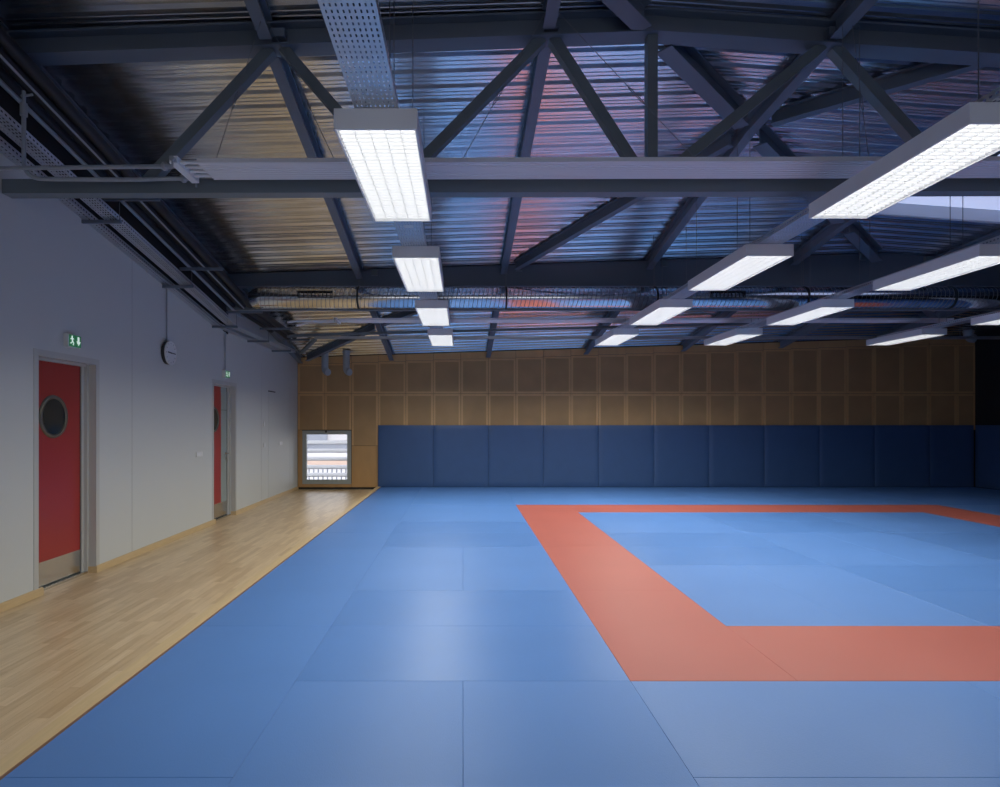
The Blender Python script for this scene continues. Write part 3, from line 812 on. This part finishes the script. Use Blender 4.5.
# trays along the left wall: follow the roof, then level off
def wall_path(y):
    return H + (2.175-.163*(y-6) if y < 9.8 else 1.5556)
def wall_tray(off, W, key, cols, L0, L1, label):
    r = thing('cable_tray', label, 'cable tray', lw(L0, off, wall_path(L0)), 'cable trays on the left wall')
    mb = MB(); tray_grid(mb, lambda s, u, v: lw(L0+s, off+u, wall_path(L0+s)+v), L1-L0, W, key, cols, W/(cols+.6), .045, W/(cols+.6)*.45, .022, .055)
    mb.build('tray', r)
wall_tray(.055, .10, 'galv', 2, 2.5, 12.97, 'narrow perforated cable tray fixed tight along the top of the left wall')
wall_tray(.300, .145, 'galv', 5, 2.5, 13.4, 'wider perforated cable tray standing off the left wall')
for i, yy in enumerate((6.36, 8.10, 9.75, 11.4, 12.9)):
    z = wall_path(yy)-.022
    r = thing('tray_bracket', 'dark steel bracket bar under the left wall trays, %s from the front' % ORD[i], 'bracket', lw(yy, .2, z), 'brackets under the wall trays')
    mb = MB(); mb.bar(lw(yy, .0, z), lw(yy, .40, z), .03, .035, 'steel'); mb.build('arm', r)
    mb = MB(); mb.tube([lw(yy, .385, z), lw(yy, .385, z+.20)], .004, 'wire', 6); mb.build('rod', r)
    z2 = z+.235
    mb = MB(); mb.bar(lw(yy, .23, z2), lw(yy, .80, z2), .03, .035, 'steel'); mb.build('pipe_rail', r)

# black insulated pipes and one bare pipe along the eaves
def pipe_z(y, d): return H + d + (.17*(10.05-y) if y < 10.05 else -.045*(y-10.05))
def eave_pipe(off, d, rr, key, y0_, y1_, label, nm='pipe'):
    pts = [lw(y, off, pipe_z(y, d)) for y in (y0_, 4, 6, 8, 9.6, 10.0, 10.1, 10.5, 12, y1_) if y0_ <= y <= y1_]
    mb = MB(); mb.tube(pts, rr, key, 12); tag(mb.build(nm), label, 'pipe', 'pipes along the left eaves')
eave_pipe(.20, 1.96, .055, 'black_pipe', 2.5, 12.2, 'black insulated pipe along the left eaves, closest to the wall')
eave_pipe(.36, 1.95, .065, 'black_pipe', 2.5, 12.85, 'black insulated pipe along the left eaves, middle of three')
eave_pipe(.49, 1.95, .055, 'black_pipe', 2.5, 12.85, 'black insulated pipe along the left eaves, farthest from the wall')
eave_pipe(.27, 1.82, .020, 'grey_pipe', 2.5, 10.3, 'thin bare grey pipe running below the black eaves pipes')
eave_pipe(.45, 1.84, .010, 'grey_pipe', 2.5, 9.9, 'thin grey cable tube beside the bare eaves pipe')

# tray across the back bay
r = thing('cable_tray', 'slim cable tray crossing the back bay just before the back wall', 'cable tray', (4, 12.6, H+1.745))
mb = MB(); mb.sweep([(-3.04, 12.6, H+1.745), (12.2, 12.6, H+1.745)], [(-.05, 0), (.05, 0), (.05, .05), (.044, .05), (.044, .006), (-.044, .006), (-.044, .05), (-.05, .05)], 'galv'); mb.build('tray', r)
mb = MB(); mb.bar((-3.68, 13.94, H+1.61), (-3.04, 12.6, H+1.735), .09, .04, 'steel2'); mb.build('end_arm', r)
for x in (-1.6, .75, 3.1, 5.5, 7.8, 10.2):
    mb = MB(); mb.tube([(x, 12.6, H+1.755), (x, 12.6, under(x, 12.6))], .004, 'wire', 6); mb.build('hanger_rod', r)

# ------------------------------------------------------------------ radiant strips with their pipes
def radiant(y0_, y1_, xa, xb, zb, label, far):
    r = thing('radiant_panel', label, 'radiant panel', (xa, y0_, zb), 'radiant ceiling strips')
    mb = MB(); n = 8; W = y1_-y0_; pr = []
    pts = []
    # cross-section in (y,z), extruded along x; shallow ribs on the underside
    pts.append((0, .035)); pts.append((0, 0))
    for k in range(n):
        a = W*(k+.15)/n; b_ = W*(k+.85)/n
        pts += [(a, 0), (a+.006, .007), (b_-.006, .007), (b_, 0)]
    pts += [(W, 0), (W, .035)]
    vs = [(x, y0_+p-(.006*x if not far else 0), zb+q) for x in (xa, xb) for p, q in pts]; m_ = len(pts)
    mb.add(vs, [(k, (k+1) % m_, m_+(k+1) % m_, m_+k) for k in range(m_)]+[tuple(range(m_-1,-1,-1)), tuple(range(m_, 2*m_))], 'panel_white')
    mb.build('strip', r)
    dy = .012
    mb = MB(); mb.box(xa-.20, xa-.14, y0_-.02+dy, y1_+.04+dy, zb-.012, zb+.045, 'white_enamel'); h_ = mb.build('header', r)
    for yy in (y0_-.035+dy, y1_+.05+dy):
        mb = MB(); mb.tube([(xa-.17, yy-.015, zb+.015), (xa-.17, yy+.015, zb+.015)], .02, 'grey_pipe', 8); mb.tube([(xa-.17, yy, zb+.01), (xa-.17, yy, zb-.04)], .009, 'grey_pipe', 6)
        o = mb.build('valve', h_); o.parent = h_; o.location = (0, 0, 0)
    for k in range(4):
        yy = y0_+W*(k+.5)/4+dy
        mb = MB(); mb.tube([(xa-.15, yy, zb+.02), (xa+.03, yy, zb+.02)], .016, 'white_enamel', 8); mb.build('link_pipe', r)
    return r
ZP = H+2.02
ra = radiant(4.735, 5.07, -2.06, 8.6, ZP, 'long white ribbed radiant strip hanging in front of the truss chord', False)
ZR = H+1.93; ZRY = 11.55
rb = radiant(11.38, 11.73, -2.2, 9.1, ZR, 'long white ribbed radiant strip hanging behind the spiral duct', True)
for x_ in (3.03, 3.165, -.55, -.40):
    mb = MB(); mb.tube([(x_, 4.9, ZP+.034), (x_, 4.9, under(x_, 4.9))], .0035, 'wire', 6); mb.build('hanger_rod', ra)
def collar(mb, x, y, z): mb.tube([(x-.03, y, z), (x-.012, y, z), (x-.012, y, z), (x+.012, y, z), (x+.012, y, z), (x+.03, y, z)], .02, 'grey_pipe', 10, radii=[.021, .021, .034, .034, .021, .021])
sp = thing('heating_pipe', 'upper grey heating pipe running left from the front radiant strip', 'pipe', (-2.9, 4.86, ZP), 'heating pipes of the front strip')
mb = MB(); mb.tube([(-3.86, 4.86, ZP+.002), (-2.26, 4.86, ZP+.02)], .0165, 'grey_pipe', 10); mb.build('run', sp)
mb = MB(); collar(mb, -2.36, 4.86, ZP+.019); mb.build('union', sp)
sp = thing('heating_pipe', 'lower grey heating pipe with elbow and riser left of the front strip', 'pipe', (-3, 5.03, ZP), 'heating pipes of the front strip')
mb = MB(); Yp = 5.055
Yr = 4.90; Xr = -3.505; Zl = ZP-.062
arc = [(Xr+.13-.13*math.sin(a), Yr, Zl+.13-.13*math.cos(a)) for a in [k*math.pi/16 for k in range(9)]]
mb.tube([(-2.26, Yp, ZP+.003), (-2.7, Yp-.03, ZP-.02), (-3.25, Yr+.01, Zl)]+arc+[(Xr, Yr, Zl+.57)], .0165, 'grey_pipe', 10); mb.build('run', sp)
mb = MB(); mb.tube([(Xr, Yr, Zl+.50), (Xr, Yr, Zl+.60)], .027, 'grey_pipe', 10); mb.tube([(Xr, Yr, Zl+.60), (Xr, Yr, Zl+.70)], .014, 'grey_pipe', 8)
mb.tube([(Xr-.02, Yr, Zl+.66), (Xr+.07, Yr, Zl+.67)], .010, 'grey_pipe', 8); mb.build('air_vent', sp)
mb = MB(); collar(mb, -2.30, Yp, ZP+.002); mb.build('union', sp)
sp = thing('heating_pipe', 'pale heating pipe with bent end feeding the rear radiant strip', 'pipe', (-3, 11.58, ZR))
mb = MB(); mb.tube([(-2.4, 11.49, ZR+.01), (-3.05, 11.49, ZR), (-3.15, 11.43, ZR-.02), (-3.22, 11.28, ZR-.06)], .02, 'white_enamel', 8); mb.build('run', sp)
mb = MB(); mb.tube([(-2.4, 11.67, ZR+.01), (-2.95, 11.67, ZR), (-3.06, 11.59, ZR-.05), (-3.12, 11.49, ZR-.09)], .02, 'white_enamel', 8); mb.build('return_run', sp)
# suspension wires of the front strip
def wire(p0, p1, label, grp='suspension wires of the radiant strips'):
    p0, p1 = Vector(p0), Vector(p1)
    r = thing('suspension_wire', label, 'wire', p0, grp)
    a, b_ = p0.lerp(p1, .48), p0.lerp(p1, .60)
    mb = MB(); mb.tube([p0, a], .0028, 'wire', 5); mb.tube([b_, p1], .0028, 'wire', 5); mb.build('cable', r)
    mb = MB(); mb.tube([a, a.lerp(b_, .15)+Vector((.008,0,0)), a.lerp(b_, .85)+Vector((.008,0,0)), b_], .0035, 'wire', 5); mb.tube([a, a.lerp(b_, .15)-Vector((.008,0,0)), a.lerp(b_, .85)-Vector((.008,0,0)), b_], .0035, 'wire', 5); mb.build('turnbuckle', r)
yy = 4.92
for xa, xb, lab in ((-1.62, -2.0, 'slanting left from the second purlin'), (.66, -.04, 'slanting left from the third purlin'), (.76, 1.93, 'slanting right from the third purlin'), (3.12, 3.26, 'below the fourth purlin'), (-1.56, -1.0, 'slanting right from the second purlin')):
    wire((xa, yy, zdeck(xa, yy)-.184), (xb, yy, ZP+.037), 'thin wire holding the front radiant strip, '+lab)
for x in (-1.6, .75, 3.1, 5.45):
    wire((x, ZRY, zdeck(x, ZRY)-.184), (x+.05, ZRY, ZR+.037), 'short wire holding the rear radiant strip, under the %s purlin' % ORD[PX.index(min(PX, key=lambda q: abs(q-x)))])

# ------------------------------------------------------------------ spiral duct
YD, ZD, RD = 9.74, H+2.0, .168
dc = thing('spiral_duct', 'shiny round spiral-seam ventilation duct below the rear girder', 'duct', (0, YD, ZD))
mb = MB(); N_ = 32
mb.tube([(-3.2, YD, ZD), (2, YD, ZD), (7, YD, ZD), (12.3, YD, ZD)], RD, 'duct', 40)
x = -3.16
while x < 12.2:
    vs = []
    for xx, rr in ((x, RD), (x+.002, RD+.003), (x+.007, RD+.003), (x+.009, RD)):
        for k in range(N_):
            t_ = 2*math.pi*k/N_; vs.append((xx+.03*math.sin(t_), YD+rr*math.cos(t_), ZD+rr*math.sin(t_)))
    mb.add(vs, [(i*N_+k, i*N_+(k+1) % N_, (i+1)*N_+(k+1) % N_, (i+1)*N_+k) for i in range(3) for k in range(N_)], 'duct_seam')
    x += .068
mb.build('body', dc)
mb = MB()      # crumpled flexible end on the left, bending down into the wall
pts, rad_ = [], []
for k in range(25):
    t_ = k/24; pts.append((-3.19-.12*t_, YD+.03*t_*t_, ZD-.02*t_)); rad_.append(RD*(.97-.12*t_)+(.008 if k % 2 else -.008))
mb.tube(pts, RD, 'duct', 20, radii=rad_); mb.build('flexible_end', dc)
for gx in (-2.575, 3.86):
    g = MB(); yb = YD-RD-.006; w, h_ = .54, .108
    zc = ZD+.022
    g.box(gx, gx+w, yb-.012, yb+.03, zc-h_/2, zc-h_/2+.008, 'dark'); g.box(gx, gx+w, yb-.012, yb+.03, zc+h_/2-.008, zc+h_/2, 'dark')
    g.box(gx, gx+.008, yb-.012, yb+.03, zc-h_/2, zc+h_/2, 'dark'); g.box(gx+w-.008, gx+w, yb-.012, yb+.03, zc-h_/2, zc+h_/2, 'dark')
    g.box(gx+.008, gx+w-.008, yb+.012, yb+.02, zc-h_/2+.008, zc+h_/2-.008, 'black')
    for k in range(9):
        a = gx+.03+k*(w-.06)/8; g.box(a-.003, a+.003, yb-.010, yb+.012, zc-h_/2+.008, zc+h_/2-.008, 'dark')
    o = g.build('air_grille', dc); o['label'] = 'small black side grille'
for x in (-1.65, .68, 3.04, 5.4, 7.7, 10.1):
    mb = MB(); vs = []
    for xx in (x-.014, x+.014):
        for rr in (RD+.002, RD+.012):
            vs += [(xx, YD+rr*math.cos(2*math.pi*k/N_), ZD+rr*math.sin(2*math.pi*k/N_)) for k in range(N_)]
    q = N_
    fs = []
    for k in range(N_):
        k2 = (k+1) % N_
        fs += [(k, k2, q+k2, q+k), (2*q+k, 2*q+k2, 3*q+k2, 3*q+k), (q+k, q+k2, 3*q+k2, 3*q+k), (k, k2, 2*q+k2, 2*q+k)]
    mb.add(vs, fs, 'gasket')
    mb.tube([(x, YD, ZD+RD), (x, YD, zdeck(x, YD)-.184)], .005, 'wire', 6); mb.build('hanger', dc)

# ------------------------------------------------------------------ duct elbows at the back
def elbow(x, label, y=14.55, zb=H+1.22, rr=.082, ang=.75):
    r = thing('duct_elbow', label, 'duct', (x, y, zb), 'duct elbows at the back wall')
    zt = zdeck(x, y)-.01; R_ = .13
    dx, dy = math.cos(ang), -math.sin(ang)
    pts = [(x, y, zt), (x, y, zb+R_)]
    for k in range(1, 8):
        a = k*(math.pi*.5)/7
        pts.append((x+dx*R_*(1-math.cos(a)), y+dy*R_*(1-math.cos(a)), zb+R_-R_*math.sin(a)))
    mb = MB(); mb.tube(pts, rr, 'grey_pipe', 16); mb.build('pipe', r)
    mb = MB(); mb.tube([(x, y, zt-.06), (x, y, zt-.02)], rr+.012, 'grey_pipe', 16); mb.build('collar', r)
elbow(-3.27, 'grey duct elbow hanging at the back wall, nearer the left corner')
elbow(-2.765, 'grey duct elbow hanging at the back wall, right of its twin')
elbow(11.85, 'dim grey duct elbow near the dark right back corner', 14.4, H+2.0, .10, 0.0)

# sampling portals for the sky in the back window and the unseen added one
for nm, loc, rx, sx, sy in (('front_portal', (.5, YF-.25, 1.95), math.pi/2, 7.0, 2.1), ('back_portal', ((WX0+WX1)/2, YB+.3, (WZ0+WZ1)/2), -math.pi/2, 1.2, 1.3)):
    ld = bpy.data.lights.new(nm, 'AREA'); ld.shape = 'RECTANGLE'; ld.size = sx; ld.size_y = sy
    o = bpy.data.objects.new(nm, ld); COL.objects.link(o); o.location = loc; o.rotation_euler = (rx, 0, 0); ld.cycles.is_portal = True
# ------------------------------------------------------------------ world, camera, view
w = bpy.data.worlds.new('sky'); sc.world = w; w.use_nodes = True
bg = w.node_tree.nodes['Background']; bg.inputs['Color'].default_value = (.86, .90, 1.0, 1); bg.inputs['Strength'].default_value = 2.3
cam = bpy.data.cameras.new('camera'); co = bpy.data.objects.new('camera', cam); COL.objects.link(co)
co.location = (0, 0, H); co.rotation_euler = (math.pi/2, 0, 0)
cam.sensor_fit = 'HORIZONTAL'; cam.sensor_width = 36; cam.lens = 36*.614
cam.shift_x = .037; cam.shift_y = .0305; cam.clip_start = .05; cam.clip_end = 200
sc.camera = co
vs_ = sc.view_settings
vs_.view_transform = 'Standard'; vs_.look = 'None'; vs_.exposure = 0.0; vs_.gamma = 1.0; vs_.use_curve_mapping = False
cy_ = sc.cycles
cy_.use_denoising = True
cy_.max_bounces = 10; cy_.diffuse_bounces = 5; cy_.glossy_bounces = 5
cy_.caustics_reflective = True; cy_.sample_clamp_indirect = 4.0
